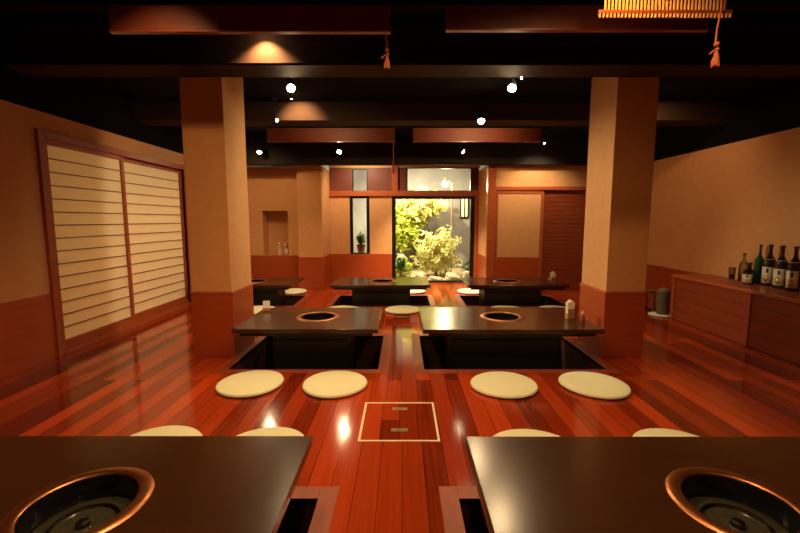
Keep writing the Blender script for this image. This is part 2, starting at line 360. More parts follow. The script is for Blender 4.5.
# return wall right of the garden door
mb = MB(); mb.box(1.50, 1.60, 7.22, 8.25, 0, 2.2); struct('wall_back_return', mb, M['plaster'], 'narrow bright wall end right of the garden door', 'wall')
mb = MB(); mb.box(1.488, 1.50, 7.22, 8.15, 0, WT); trim(mb, M['wains'], 'red brown wainscot on the wall end right of the garden door', bevel=0.003)
mb = MB(); mb.box(1.43, 1.488, 8.08, 8.2, 0, 1.72); trim(mb, M['wood'], 'slim timber stile at the right edge of the garden door', bevel=0.003)
mb = MB(); mb.box(1.47, 1.605, 7.12, 7.22, 0, 2.2); trim(mb, M['wood'], 'tall orange timber post beside the garden door', bevel=0.004)
# back right wall
YR = 7.15
mb = MB(); mb.box(1.605, XR, YR + .02, YR + .12, 1.80, 2.2); mb.box(1.605, XR, YR + .09, YR + .15, 0, 1.8); struct('wall_back_right', mb, M['plaster'], 'tan back wall above the sliding doors on the right', 'wall')
mb = MB(); mb.box(1.605, XR, YR - .02, YR + .09, 1.76, 1.82); trim(mb, M['wood'], 'timber head rail above the back right sliding doors', bevel=0.003)
def door(name, x0, x1, y, label, slat=False):
    o = thing(name, ((x0 + x1) / 2, y, 0), label, 'door', kind='structure'); og = o.location; fr = .055
    mb = MB(og); mb.box(x0, x0 + fr, y, y + .035, 0, 1.76); mb.box(x1 - fr, x1, y, y + .035, 0, 1.76)
    mb.box(x0 + fr, x1 - fr, y, y + .035, 1.70, 1.76); mb.box(x0 + fr, x1 - fr, y, y + .035, 0, .08)
    mb.build('door_frame', M['dwood'] if slat else M['wood'], o, bevel=0.003)
    if slat:
        mb = MB(og); k = 0; z = .08
        while z < 1.69: mb.box(x0 + fr, x1 - fr, y + .004, y + .022, z, min(z + .068, 1.70)); z += .074
        mb.box(x0 + fr, x1 - fr, y + .022, y + .03, .08, 1.7)
        mb.build('slat_panel', M['dwood'], o, bevel=0.003)
    else:
        mb = MB(og); mb.box(x0 + fr, x1 - fr, y + .012, y + .02, WT, 1.70); mb.build('upper_panel', M['plaster'], o)
        mb = MB(og); mb.box(x0 + fr, x1 - fr, y + .010, y + .022, .08, WT); mb.build('lower_panel', M['wains'], o)
    return o
door('door_1', 1.605, 2.45, YR, 'sliding door with cream upper panel and red lower panel')
door('door_2', 2.43, 3.25, YR + .04, 'dark red sliding door of horizontal wooden slats', True)
mb = MB(); mb.box(3.25, XR, YR + .02, YR + .09, 0, 1.76); trim(mb, M['dwood'], 'dark red timber panel right of the slatted door')
# shoji screens on the left wall
def shoji(name, y0, y1, x, label):
    o = thing(name, (x, (y0 + y1) / 2, 0.035), label, 'door', kind='structure'); og = o.location
    z0, z1, st = .035, SZ, .045
    mb = MB(og); mb.box(x - .015, x + .015, y0, y0 + st, z0, z1); mb.box(x - .015, x + .015, y1 - st, y1, z0, z1)
    mb.box(x - .015, x + .015, y0 + st, y1 - st, z1 - .045, z1); mb.box(x - .015, x + .015, y0 + st, y1 - st, z0, z0 + .10)
    mb.build('screen_frame', M['wood'], o, bevel=0.002)
    mb = MB(og); mb.box(x - .008, x - .006, y0 + st, y1 - st, z0 + .10, z1 - .045); mb.build('paper', M['paper'], o)
    mb = MB(og); n = 15; a, b = z0 + .10, z1 - .045
    for k in range(1, n): z = a + (b - a) * k / n; mb.box(x - .006, x + .006, y0 + st, y1 - st, z - .0045, z + .0045)
    mb.build('lattice_bars', M['dwood'], o)
shoji('door_3', S0, 4.73, XL - .005, 'nearer paper sliding screen with thin horizontal bars')
shoji('door_4', 4.69, S1, XL - .045, 'farther paper sliding screen with thin horizontal bars')
# passage behind the screens
mb = MB(); mb.box(-4.5, -4.4, 3.2, 6.6, 0, 2.6); mb.box(-4.4, XL - .12, 3.1, 3.2, 0, 2.6); mb.box(-4.4, XL - .12, 6.5, 6.6, 0, 2.6); mb.box(-4.5, XL - .12, 3.1, 6.6, 2.5, 2.6); mb.box(-4.5, XL - .12, 3.1, 6.6, -.1, 0)
struct('wall_passage', mb, M['plaster'], 'plaster walls of the passage behind the paper screens', 'wall')

# ------------------------------------------------------------------ ceiling and beams
mb = MB(); mb.box(XL - .12, XR + .12, -1.62, 3.56, 2.80, 2.9); mb.box(XL - .12, XR + .12, 3.56, 8.3, 2.62, 2.9)
struct('ceiling', mb, M['black'], 'black painted ceiling', 'ceiling')
mb = MB(); mb.box(XL, XR, 3.37, 3.645, 2.455, 2.475); mb.box(XL, XR, 3.50, 3.55, 2.475, 2.80)
trim(mb, M['beam'], 'dark steel beam over the two pillars', bevel=0.003)
mb = MB(); mb.box(XL, XR, 4.95, 5.25, 2.405, 2.62); trim(mb, M['beam'], 'dark ceiling beam behind the pillars', bevel=0.006)
mb = MB(); mb.box(XL, XR, 7.0, 7.12, 2.17, 2.62); trim(mb, M['beam2'], 'dark ceiling beam in front of the back walls', bevel=0.006)
mb = MB(); mb.box(XL, XR, 2.76, 2.86, 2.605, 2.80); trim(mb, M['black'], 'black beam carrying the nearest wooden valances')

# ------------------------------------------------------------------ pillars
def pillar(x0, x1, y0, y1, label, tall=2.56):
    o = thing('pillar', ((x0 + x1) / 2, (y0 + y1) / 2, 0), label, 'pillar'); og = o.location
    mb = MB(og); mb.box(x0, x1, y0, y1, 0, 2.62)
    mb.build('shaft', M['plaster'], o, bevel=0.004)
    e = .008; mb = MB(og); mb.box(x0 - e, x1 + e, y0 - e, y1 + e, 0.003, .585); mb.build('wainscot_cladding', M['wains'], o, bevel=0.002)
    e = .014; mb = MB(og); mb.box(x0 - e, x1 + e, y0 - e, y1 + e, .585, .61); mb.build('cap_rail', M['wood'], o, bevel=0.004)
pillar(-1.90, -1.535, 3.65, 4.14, 'square tan plaster pillar with red base, beside the paper screens')
pillar(1.84, 2.195, 3.65, 4.16, 'square tan plaster pillar with red base, nearer the bottles')

# ------------------------------------------------------------------ tables
def slab_with_hole(mb, x0, x1, y0, y1, z0, z1, cx, cy, r, n=56):
    angs = [2 * math.pi * i / n for i in range(n)] + [math.atan2(y - cy, x - cx) % (2 * math.pi) for x in (x0, x1) for y in (y0, y1)]
    angs = sorted(set(round(a, 6) for a in angs))
    def edge(a):
        c, s = math.cos(a), math.sin(a); t = 1e9
        if c > 1e-9: t = min(t, (x1 - cx) / c)
        if c < -1e-9: t = min(t, (x0 - cx) / c)
        if s > 1e-9: t = min(t, (y1 - cy) / s)
        if s < -1e-9: t = min(t, (y0 - cy) / s)
        return (cx + c * t, cy + s * t)
    L = []
    for z, fn in ((z1, edge), (z0, edge)): L.append([mb._v((*fn(a), z)) for a in angs])
    I = [[mb._v((cx + r * math.cos(a), cy + r * math.sin(a), z)) for a in angs] for z in (z1, z0)]
    mb.bridge(I[0], L[0]); mb.bridge(L[0], L[1]); mb.bridge(L[1], I[1]); mb.bridge(I[1], I[0])
TH = 0.325
def table(x0, x1, y0, y1, rc, px, py, label):
    o = thing('barbecue_table', ((x0 + x1) / 2, (y0 + y1) / 2, PD), label, 'table', 'low roaster tables over the foot wells'); og = o.location
    mb = MB(og); slab_with_hole(mb, x0, x1, y0, y1, TH - .038, TH, rc[0], rc[1], .178)
    mb.build('tabletop', M['lacquer'], o, bevel=0.008, seg=3)
    for ya in (y0 + .05, y1 - .07):
        mb = MB(og); mb.box(x0 + .05, x1 - .05, ya, ya + .02, TH - .075, TH - .038); mb.build('apron', M['blackped'], o)
    mb = MB(og); mb.box(px[0], px[1], py[0], py[1], PD, TH - .14); mb.box(px[0] - .03, px[1] + .03, py[0] - .03, py[1] + .03, PD, PD + .05); mb.box(px[0], px[1], py[0], py[0] + .02, TH - .14, TH - .039); mb.box(px[0], px[1], py[1] - .02, py[1], TH - .14, TH - .039); mb.box(px[0], px[0] + .02, py[0] + .02, py[1] - .02, TH - .14, TH - .039); mb.box(px[1] - .02, px[1], py[0] + .02, py[1] - .02, TH - .14, TH - .039)
    mb.build('pedestal', M['blackped'], o, bevel=0.006)
    c = (rc[0], rc[1], TH)
    mb = MB(og); mb.lathe([(.160, -.014), (.160, .002), (.164, .005), (.174, .007), (.194, .006), (.202, .003), (.206, .0005), (.178, .0005), (.178, -.014), (.160, -.014)], c, 56, cap0=False, cap1=False)
    mb.build('copper_ring', M['copper'], o, smooth=True)
    mb = MB(og); mb.lathe([(.160, -.002), (.158, -.04), (.155, -.092), (.150, -.100), (.0, -.102)], c, 48, cap0=False)
    mb.lathe([(.176, -.001), (.172, -.112), (.0, -.114)], c, 32, cap0=False)
    bw = mb.build('roaster_bowl', M['bowl'], o, smooth=True)
    mb = MB(og); mb.lathe([(.0, -.084), (.148, -.084), (.152, -.081), (.148, -.078), (.10, -.075), (.0, -.073)], c, 48)
    mb.build('grill_plate', M['glassplate'], o, smooth=True)
    mb = MB(og); mb.lathe([(.0, -.074), (.022, -.074), (.020, -.060), (.008, -.056), (.0, -.056)], c, 20)
    mb.build('burner_knob', M['steel'], o, smooth=True)
    mb = MB(og); mb.lathe([(.088, -.0745), (.092, -.068), (.100, -.068), (.104, -.0745)], c, 40, cap0=False, cap1=False)
    mb.build('burner_ring', M['steel'], o, smooth=True)
    return o
table(-1.73, -.387, .80, 1.674, (-1.05, 1.245), (-1.40, -.75), (.99, 1.50), 'black lacquered roaster table nearest the camera, left of the aisle')
table(.268, 1.95, .80, 1.674, (1.105, 1.245), (.62, 1.62), (.99, 1.50), 'black lacquered roaster table nearest the camera, right of the aisle')
table(-1.455, -.205, 3.41, 4.29, (-.81, 3.875), (-1.16, -.48), (3.58, 4.10), 'black roaster table beside the left pillar with a white card stand')
table(.18, 1.725, 3.40, 4.30, (.965, 3.875), (.45, 1.42), (3.58, 4.10), 'black roaster table beside the right pillar with napkins and sauce')
table(-3.0, -1.59, 5.79, 6.60, (-2.26, 6.2), (-2.75, -1.85), (5.98, 6.42), 'dark roaster table below the display niche, partly behind the left pillar')
table(-1.03, .407, 5.79, 6.60, (-.30, 6.2), (-.74, .12), (5.98, 6.42), 'dark roaster table below the narrow window')
table(.943, 2.40, 5.79, 6.60, (1.613, 6.2), (1.22, 2.06), (5.98, 6.42), 'dark roaster table in front of the cream sliding door')

# ------------------------------------------------------------------ floor cushions
def cushion_mesh(seed, r=.247):
    rnd = random.Random(seed); n = 40; mb = MB(); p1, p2 = rnd.uniform(0, 6), rnd.uniform(0, 6)
    prof = [(.0, .0), (.88, .0), (.97, .006), (1.0, .016), (.98, .027), (.90, .034), (.6, .037), (.3, .036), (.0, .035)]
    prev = None
    for (k, z) in prof:
        g = [mb._v((r * max(k, .002) * (1 + .018 * math.sin(2 * a + p1) + .010 * math.sin(3 * a + p2)) * math.cos(a), r * max(k, .002) * (1 + .018 * math.sin(2 * a + p1) + .010 * math.sin(3 * a + p2)) * math.sin(a), z)) for a in [2 * math.pi * i / n for i in range(n)]]
        if prev: mb.bridge(prev, g)
        prev = g
    return mb
CUSH = [(-1.15, 3.0, 'round cream floor cushion in front of the left pillar table, nearer the pillar'),
        (-.508, 2.99, 'round cream floor cushion in front of the left pillar table, nearer the aisle'),
        (.768, 2.975, 'round cream floor cushion in front of the right pillar table, nearer the aisle'),
        (1.446, 2.972, 'round cream floor cushion in front of the right pillar table, nearer the right wall'),
        (-1.34, 2.09, 'cream cushion peeking over the far edge of the near left table, leftmost'),
        (-.755, 2.07, 'cream cushion peeking over the far edge of the near left table, nearer the aisle'),
        (.71, 2.055, 'cream cushion peeking over the far edge of the near right table, nearer the aisle'),
        (1.50, 2.06, 'cream cushion peeking over the far edge of the near right table, rightmost'),
        (-.815, 5.55, 'cream cushion seen over the left middle table, behind its roaster'),
        (-2.00, 5.55, 'cream cushion behind the white card stand, by the left pillar'),
        (.01, 5.56, 'cream cushion on the floor in the middle of the aisle'),
        (1.46, 5.55, 'cream cushion seen over the right middle table, behind its roaster'),
        (2.12, 5.55, 'cream cushion behind the napkins, left of the right pillar'),
        (-1.90, 7.02, 'cream cushion at the foot of the tan pier, right end of niche table'),
        (.16, 7.06, 'cream cushion before the garden door, at the end of the window table'),
        (1.20, 7.02, 'cream cushion before the garden door, by the orange timber post')]
protos = []
for i, (x, y, lb) in enumerate(CUSH):
    if i < 3:
        o = cushion_mesh(i).build('floor_cushion', M['cushion'], smooth=True); protos.append(o)
    else:
        o = protos[i % 3].copy(); C.objects.link(o)
    o.location = (x, y, .0035 if y > 5.7 else .001); o.rotation_euler = (0, 0, i * 1.3)
    tag(o, lb, 'cushion', 'round cream floor cushions')

# ------------------------------------------------------------------ floor hatch
h = thing('floor_hatch', (-.0175, 2.446, 0), 'square floor hatch with pale brass edging in the aisle', 'hatch'); og = h.location
x0, x1, y0, y1 = -.252, .217, 2.196, 2.695; e = .014
mb = MB(og); mb.box(x0, x1, y0, y0 + e, 0, .005); mb.box(x0, x1, y1 - e, y1, 0, .005); mb.box(x0, x0 + e, y0 + e, y1 - e, 0, .005); mb.box(x1 - e, x1, y0 + e, y1 - e, 0, .005)
mb.build('edging', M['brass'], h)
mb = MB(og); mb.box(x0 + e, x1 - e, y0 + e, y1 - e, 0, .003); mb.build('hatch_panel', M['floor'], h)
for yy in (2.325, 2.60):
    mb = MB(og); mb.box(-.065, .035, yy - .018, yy + .018, .003, .005); hd = mb.build('pull_handle', M['handle'], h, bevel=.001)
    mb = MB(og); mb.tube([(-.035, yy, .005), (-.033, yy, .009), (.003, yy, .009), (.005, yy, .005)], .003, 8); mb.build('pull_bar', M['handle'], hd, smooth=True)

# ------------------------------------------------------------------ low counter on the right
ct = thing('low_counter', (3.66, 3.6, 0), 'low red wooden counter along the right wall carrying bottles', 'counter'); og = ct.location
CZ, CX, CY0, CY1 = .57, 3.42, 1.6, 5.13
mb = MB(og); mb.box(CX - .015, XR - .014, CY0, CY1 + .02, CZ - .035, CZ); mb.build('counter_top', M['wood'], ct, bevel=.004)
mb = MB(og); z = .005
while z < CZ - .05: mb.box(CX + .01, CX + .035, CY0, CY1 - .045, z, min(z + .13, CZ - .036)); z += .134
mb.build('front_planks', M['dwood'], ct, bevel=.003)
mb = MB(og); mb.box(CX, CX + .045, CY1 - .045, CY1, .003, CZ - .036); mb.build('corner_post', M['wood'], ct, bevel=.003)
mb = MB(og); mb.box(CX - .01, CX + .01, 3.95, 4.02, .003, CZ - .036); mb.build('batten', M['dwood'], ct, bevel=.003)
mb = MB(og); mb.box(CX + .045, XR - .014, CY1 - .03, CY1, .003, CZ - .036); mb.build('end_panel', M['wains'], ct)

# ------------------------------------------------------------------ bottles and glass on the counter
def bottle(x, y, r, hgt, glass, label, lab=True, shoulder=True, capm='ink'):
    o = thing('sake_bottle', (x, y, CZ), label, 'bottle', 'bottles on the low counter'); n = 24
    hb = hgt * .56
    prof = [(.0, 0.0), (r * .92, 0), (r, .008), (r, hb), (r * .93, hb + hgt * .05), (r * .62, hb + hgt * .12), (r * .36, hb + hgt * .18), (r * .30, hb + hgt * .24), (r * .28, hgt * .93), (r * .34, hgt * .935), (r * .34, hgt * .955), (.0, hgt * .956)]
    mb = MB(); mb.lathe(prof, (0, 0, 0), n); mb.build('glass_body', glass, o, smooth=True)
    mb = MB(); mb.lathe([(.0, hgt * .956), (r * .37, hgt * .956), (r * .37, hgt), (0, hgt)], (0, 0, 0), 16); mb.build('cap', M[capm], o, smooth=True)
    def wrap(rr, z0, z1, half, m, nm, par=o, ang=R(205)):
        k = 10; mb = MB(); a0 = ang
        pts = [(rr * math.cos(a0 + half * (2 * i / k - 1)), rr * math.sin(a0 + half * (2 * i / k - 1))) for i in range(k + 1)]
        vs = [[mb._v((p[0], p[1], z)) for p in pts] for z in (z0, z1)]
        for i in range(k): mb.face([vs[0][i], vs[0][i + 1], vs[1][i + 1], vs[1][i]])
        ob = mb.build(nm, m, par, smooth=True)
        so = ob.modifiers.new('thick', 'SOLIDIFY'); so.thickness = .0006; return ob
    if lab:
        lb = wrap(r + .0012, .03 * hgt / .4, hb * .82, 1.05, M['label'], 'paper_label')
        wrap(r + .0022, hb * .58, hb * .76, .17, M['ink'], 'dark_emblem', lb, R(205) + .15); wrap(r + .0022, hb * .20, hb * .46, .24, M['gold'], 'gold_patch', lb, R(205) + .05)
    if shoulder:
        wrap(r * .80, hb + hgt * .055, hb + hgt * .09, 1.2, M['label'], 'shoulder_label')
    return o
bottle(3.80, 4.53, .042, .315, M['clearglass'], 'small clear bottle left of the tall green bottle', False, False, 'brownglass')
bottle(3.70, 4.335, .052, .23, M['brownglass'], 'short bottle with large pale label in front of the clear bottle', True, False)
bottle(3.835, 4.375, .040, .42, M['greenglass'], 'tall slim green glass bottle among the bottles', False, False, 'greenglass')
bottle(3.81, 4.225, .054, .43, M['brownglass'], 'dark sake bottle next to the tall green bottle')
bottle(3.785, 4.065, .054, .43, M['brownglass'], 'middle one of the three dark sake bottles on the counter')
bottle(3.76, 3.90, .054, .43, M['brownglass'], 'dark sake bottle at the right edge of the picture')
g = thing('drinking_glass', (3.79, 4.67, CZ), 'small glass tumbler at the left end of the bottle row', 'glass')
mb = MB(); mb.lathe([(.0, .001), (.028, .001), (.034, .14), (.032, .14), (.027, .012), (.0, .012)], (0, 0, 0), 24); mb.build('glass_wall', M['clearglass'], g, smooth=True)
mb = MB(); mb.lathe([(.0, .013), (.0265, .013), (.029, .06), (.0, .06)], (0, 0, 0), 20); mb.build('drink', M['brownglass'], g, smooth=True)

# ------------------------------------------------------------------ bin, crate and cushion beyond the counter
o = protos[1].copy(); C.objects.link(o); o.location = (3.395, 5.30, .001); o.scale = (.54, .54, .6); tag(o, 'little round cream mat on the floor under the grey bin', 'mat')
b = thing('waste_bin', (3.425, 5.29, .0235), 'grey green plastic bin with lid beside the low counter', 'bin'); 
mb = MB(); mb.lathe([(.0, 0), (.066, 0), (.070, .01), (.074, .29), (.0, .29)], (0, 0, 0), 28); mb.build('bin_body', M['bin'], b, smooth=True)
mb = MB(); mb.lathe([(.0, .29), (.078, .29), (.079, .302), (.066, .322), (.045, .340), (.0, .352)], (0, 0, 0), 28); mb.build('lid', M['bin'], b, smooth=True)
cr = thing('wire_crate', (3.36, 5.62, 0), 'black open crate on the floor behind the grey bin', 'crate')
mb = MB(); a, d, hh, t = .085, .11, .29, .011
for sx in (-1, 1):
    for sy in (-1, 1): mb.box(sx * a - t, sx * a + t, sy * d - t, sy * d + t, 0, hh)
for z in (.012, hh - .012):
    for sy in (-1, 1): mb.box(-a + t, a - t, sy * d - t, sy * d + t, z - t, z + t)
    for sx in (-1, 1): mb.box(sx * a - t, sx * a + t, -d + t, d - t, z - t, z + t)
mb.build('crate_frame', M['bin'], cr, bevel=.002)
mb = MB(); mb.box(-a + t, a - t, d - .006, d, .03, hh - .03); mb.box(-a + t, a - t, -d + t, d - t, .025, .033); mb.box(-.02, -.008, -d, -d + .008, .025, hh - .025); mb.build('crate_panel', M['crate'], cr)

# ------------------------------------------------------------------ small things on the tables
def napkins(loc, rz, label):
    o = thing('napkin_holder', loc, label, 'napkin holder'); o.rotation_euler = (0, 0, rz)
    mb = MB(); mb.box(-.036, .036, -.025, .025, 0, .05); mb.box(-.036, .036, -.025, -.021, .05, .095); mb.box(-.036, .036, .021, .025, .05, .095); mb.build('holder', M['tan_box'], o, bevel=.002)
    mb = MB(); rnd = random.Random(4)
    for k in range(7):
        y = -.018 + k * .006; t = rnd.uniform(-.006, .006)
        v = [(-.030, y, .051), (.030, y, .051), (.038 + t, y + t, .150), (.01, y + t * 1.5, .175 + t), (-.036 + t, y - t, .155)]
        f = mb.face([mb._v(p) for p in v])
    ob = mb.build('napkins', M['white'], o); s = ob.modifiers.new('t', 'SOLIDIFY'); s.thickness = .003
    return o
nh = napkins((1.585, 3.80, TH), .25, 'white folded napkins in a holder at the right end of the table by the pillar')
dup(nh, (2.20, 5.93, TH), 'white napkins in a holder on the back right table', .1)
def sauce(loc, label):
    o = thing('sauce_bottle', loc, label, 'bottle')
    mb = MB(); mb.lathe([(.0, 0), (.022, 0), (.024, .006), (.024, .045), (.012, .062), (.011, .068), (.0, .068)], (0, 0, 0), 20); mb.build('bottle_body', M['redglass'], o, smooth=True)
    mb = MB(); mb.lathe([(.0, .068), (.014, .068), (.013, .086), (.004, .092), (.003, .102), (.0, .102)], (0, 0, 0), 16); mb.build('cap', M['ceramic'], o, smooth=True)
    return o
sb = sauce((1.655, 3.68, TH), 'small red sauce bottle beside the napkins near the right pillar')
dup(sb, (2.13, 5.90, TH), 'small sauce bottle beside the napkins on the back right table')
cs = thing('card_stand', (-1.385, 4.12, TH), 'small white card on a brown stand at the left pillar table', 'card stand'); cs.rotation_euler = (0, 0, .15)
mb = MB(); mb.box(-.04, .04, -.02, .02, 0, .03); mb.build('stand', M['tan_box'], cs, bevel=.003)
mb = MB(); mb.box(-.034, .034, -.003, .003, .03, .105); mb.build('card', M['white'], cs)
di = thing('small_dish', (-2.45, 5.90, TH + .002), 'small pale dish on the table below the niche', 'dish')
mb = MB(); mb.lathe([(.0, .0), (.03, 0), (.034, .004), (.052, .018), (.05, .019), (.03, .007), (.0, .006)], (0, 0, 0), 24); tmp = mb.build('dish_bowl', M['ceramic'], di, smooth=True)
mb = MB(); mb.ball((0, 0, .016), .014, 12, 8); mb.build('folded_towel', M['white'], di, smooth=True)

# ------------------------------------------------------------------ niche and sill ornaments
fv = thing('flower_vase', (-2.155, 7.63, WT), 'pale vase with pink flowers standing in the display niche', 'vase')
mb = MB(); mb.lathe([(.0, 0), (.03, 0), (.045, .03), (.048, .07), (.026, .11), (.022, .125), (.028, .135), (.0, .13)], (0, 0, 0), 24); mb.build('vase_body', M['ceramic'], fv, smooth=True)
mb = MB(); fb = MB(); rnd = random.Random(3)
for k in range(9):
    a = k * 2.4; e = (.05 * math.cos(a) * rnd.uniform(.6, 1.3), .03 * math.sin(a), rnd.uniform(.17, .26))
    mb.tube([(0, 0, .12), (e[0] * .5, e[1] * .5, .17), e], .0025, 6); fb.ball(e, .018, 10, 6)
mb.build('stems', M['leaf3'], fv); fb.build('flowers', M['pink'], fv, smooth=True)
fg = thing('white_bottle', (-2.28, 7.62, WT), 'slender pale bottle left of the vase in the niche', 'bottle')
mb = MB(); mb.lathe([(.0, 0), (.028, 0), (.030, .01), (.030, .11), (.012, .15), (.010, .21), (.0, .21)], (0, 0, 0), 20); mb.build('bottle_body', M['ceramic'], fg, smooth=True)
mb = MB(); mb.lathe([(.0, .21), (.013, .21), (.013, .235), (.0, .237)], (0, 0, 0), 16); mb.build('cap', M['white'], fg, smooth=True)

def leaves(center, rad, n, size, m, name, parent, seed, flat=0.8, shape=None):
    rnd = random.Random(seed); vs = []; fs = []
    for i in range(n):
        while True:
            p = Vector((rnd.uniform(-1, 1), rnd.uniform(-1, 1), rnd.uniform(-1, 1)))
            if p.length <= 1 and p.length > .35: break
        lump = .75 + .25 * math.sin(p.x * 7 + seed) * math.sin(p.z * 8 + seed * 2) + .15 * math.sin(p.y * 9)
        c = Vector((p.x * rad[0], p.y * rad[1], p.z * rad[2])) * lump + Vector(center)
        d = (p.normalized() + Vector((rnd.gauss(0, .6), rnd.gauss(0, .6), rnd.gauss(0, .6)))).normalized()
        u = d.orthogonal().normalized(); u = Matrix.Rotation(rnd.uniform(0, 6.28), 3, d) @ u; v = d.cross(u)
        s = size * rnd.uniform(.6, 1.3); k = len(vs)
        vs += [c - u * s, c + v * s * .42 + d * s * .15, c + u * s, c - v * s * .42 + d * s * .15]
        fs.append((k, k + 1, k + 2, k + 3))
    me = bpy.data.meshes.new(name); me.from_pydata(vs, [], fs); me.materials.append(m)
    o = bpy.data.objects.new(name, me); C.objects.link(o); o.parent = parent; return o
pp = thing('potted_plant', (-.84, 8.42, .56), 'small leafy plant in a dark brown pot on the sill outside the narrow window', 'plant')
mb = MB(); mb.lathe([(.0, 0), (.065, 0), (.085, .16), (.095, .165), (.095, .19), (.08, .19), (.075, .16), (.0, .16)], (0, 0, 0), 24); mb.build('pot', M['terracotta'], pp, smooth=True)
leaves((0, 0, .30), (.11, .09, .15), 260, .035, M['leaf3'], 'foliage', pp, 5)
mb = MB(); mb.tube([(0, 0, .15), (.01, 0, .32)], .01, 8); mb.build('stem', M['bark'], pp)
mb = MB((-.83, 8.42, .5)); mb.box(-1.3, -.35, 8.255, 8.6, .50, .56); st = mb.build('garden_ledge', M['rock'], bevel=.01); tag(st, 'pale stone ledge outside the narrow window', 'ledge')

# ------------------------------------------------------------------ garden
mb = MB(); mb.box(-3.5, 4.0, 8.25, 11.2, -.14, -.04); struct('floor_garden', mb, M['soil'], 'pale gravel ground of the small garden', 'ground')
mb = MB(); mb.box(-3.5, 4.0, 11.0, 11.1, -.04, 3.2); mb.box(-3.5, -3.4, 8.25, 11.0, -.04, 3.2); mb.box(3.0, 3.1, 8.25, 11.0, -.04, 3.2); struct('wall_garden', mb, M['grey'], 'grey rendered boundary wall of the garden', 'wall')
t = thing('garden_tree', (.12, 10.3, -.05), 'leafy green tree rising on the left side of the garden door view', 'tree'); og = t.location
mb = MB(); mb.tube([(0, 0, 0), (.04, .02, .4), (-.02, .0, .9), (.05, -.05, 1.5)], [.06, .05, .04, .025], 10); mb.tube([(0, 0, .8), (-.2, -.1, 1.2)], [.03, .015], 8); mb.tube([(0, 0, .9), (.3, -.1, 1.5)], [.03, .015], 8)
mb.build('trunk', M['bark'], t, smooth=True)
leaves((-.10, 0, 1.10), (.62, .45, .72), 1700, .085, M['leaf'], 'foliage', t, 11)
leaves((.42, -.1, 1.68), (.62, .45, .48), 1400, .085, M['leaf2'], 'crown', t, 12)
t = thing('garden_shrub', (.78, 9.35, -.05), 'dense yellow green shrub in the centre of the garden door view', 'shrub')
leaves((0, 0, .56), (.62, .40, .62), 3000, .055, M['leaf2'], 'foliage', t, 21)
mb = MB(); mb.tube([(0, 0, 0), (0.02, 0, .5)], [.04, .02], 8); mb.tube([(0, 0, .1), (.2, .05, .5)], [.025, .01], 8); mb.tube([(0, 0, .1), (-.2, -.05, .5)], [.025, .01], 8); mb.build('stem', M['bark'], t)
t = thing('garden_shrub', (-.02, 9.12, -.05), 'low green shrub at the lower left of the garden door view', 'shrub')
leaves((0, 0, .25), (.30, .28, .27), 650, .055, M['leaf'], 'foliage', t, 22)
mb = MB(); mb.tube([(0, 0, 0), (0.02, 0, .25)], [.03, .015], 8); mb.build('stem', M['bark'], t)
t = thing('garden_shrub', (-.02, 8.62, -.05), 'small dark green plant against the left jamb of the garden door', 'shrub')
leaves((0, 0, .38), (.12, .12, .16), 200, .06, M['leaf3'], 'foliage', t, 23)
mb = MB(); mb.tube([(0, 0, 0), (0.0, 0, .35)], [.02, .012], 8); mb.build('stem', M['bark'], t)
t = thing('garden_shrub', (1.55, 9.3, -.05), 'low green plant at the right foot of the garden view', 'shrub')
leaves((0, 0, .18), (.20, .2, .20), 300, .045, M['leaf3'], 'foliage', t, 24)
mb = MB(); mb.tube([(0, 0, 0), (0.0, 0, .2)], [.02, .012], 8); mb.build('stem', M['bark'], t)
def rock(loc, s, seed, label):
    rnd = random.Random(seed); mb = MB(loc); bmesh.ops.create_icosphere(mb.bm, subdivisions=3, radius=1)
    for v in mb.bm.verts:
        k = 1 + .18 * math.sin(v.co.x * 3 + seed) + .14 * math.sin(v.co.y * 4 + seed * 2) + .1 * math.sin(v.co.z * 5 + v.co.x * 3)
        v.co = Vector((v.co.x * s[0] * k, v.co.y * s[1] * k, max(v.co.z * s[2] * k, -s[2] * .45)))
    o = mb.build('garden_rock', M['rock'], smooth=True); o.location.z += s[2] * .42; tag(o, label, 'rock', 'garden stones')
rock((.40, 8.82, -.04), (.14, .12, .11), 1, 'pale stone in front of the central shrub')
rock((.02, 9.62, -.04), (.18, .10, .34), 2, 'tall pale standing stone behind the low green shrub')
rock((1.12, 8.85, -.04), (.17, .14, .10), 3, 'flat pale stone at the right of the central shrub')
rock((.72, 8.68, -.04), (.13, .1, .07), 4, 'small stone just outside the glass door')
rock((1.45, 8.85, -.04), (.12, .12, .16), 5, 'rounded stone by the right jamb of the garden door')
gl = thing('garden_lamp', (1.2, 10.0, -.04), 'glowing globe lamp on a slim brown post in the garden', 'lamp'); og = gl.location
mb = MB(); mb.tube([(0, 0, 0), (0, 0, 2.18)], .022, 10); mb.tube([(0, 0, 2.16), (-.16, 0, 2.27)], .012, 8); mb.build('post', M['bark'], gl)
mb = MB(); mb.ball((-.17, 0, 2.14), .075, 20, 12); mb.build('globe', M['globe'], gl, smooth=True)
mb = MB(); mb.lathe([(.0, 2.29), (.03, 2.29), (.06, 2.20), (.055, 2.20), (.0, 2.25)], (-.17, 0, 0), 16); mb.build('lamp_cap', M['bark'], gl, smooth=True)
lamp('garden_lamp_light', 'POINT', (1.03, 9.86, 2.02), 40, (1, .74, .4), .08, parent=gl)
fw = thing('lit_lattice_window', (1.66, 10.98, 1.33), 'small yellow lit window with dark bars in the garden wall', 'window'); og = fw.location
mb = MB(og); mb.box(1.54, 1.76, 10.95, 10.99, 1.30, 1.34); mb.box(1.54, 1.76, 10.95, 10.99, 1.84, 1.88)
for x in (1.54, 1.64, 1.73): mb.box(x, x + .03, 10.95, 10.99, 1.34, 1.84)
mb.build('window_bars', M['housing'], fw)
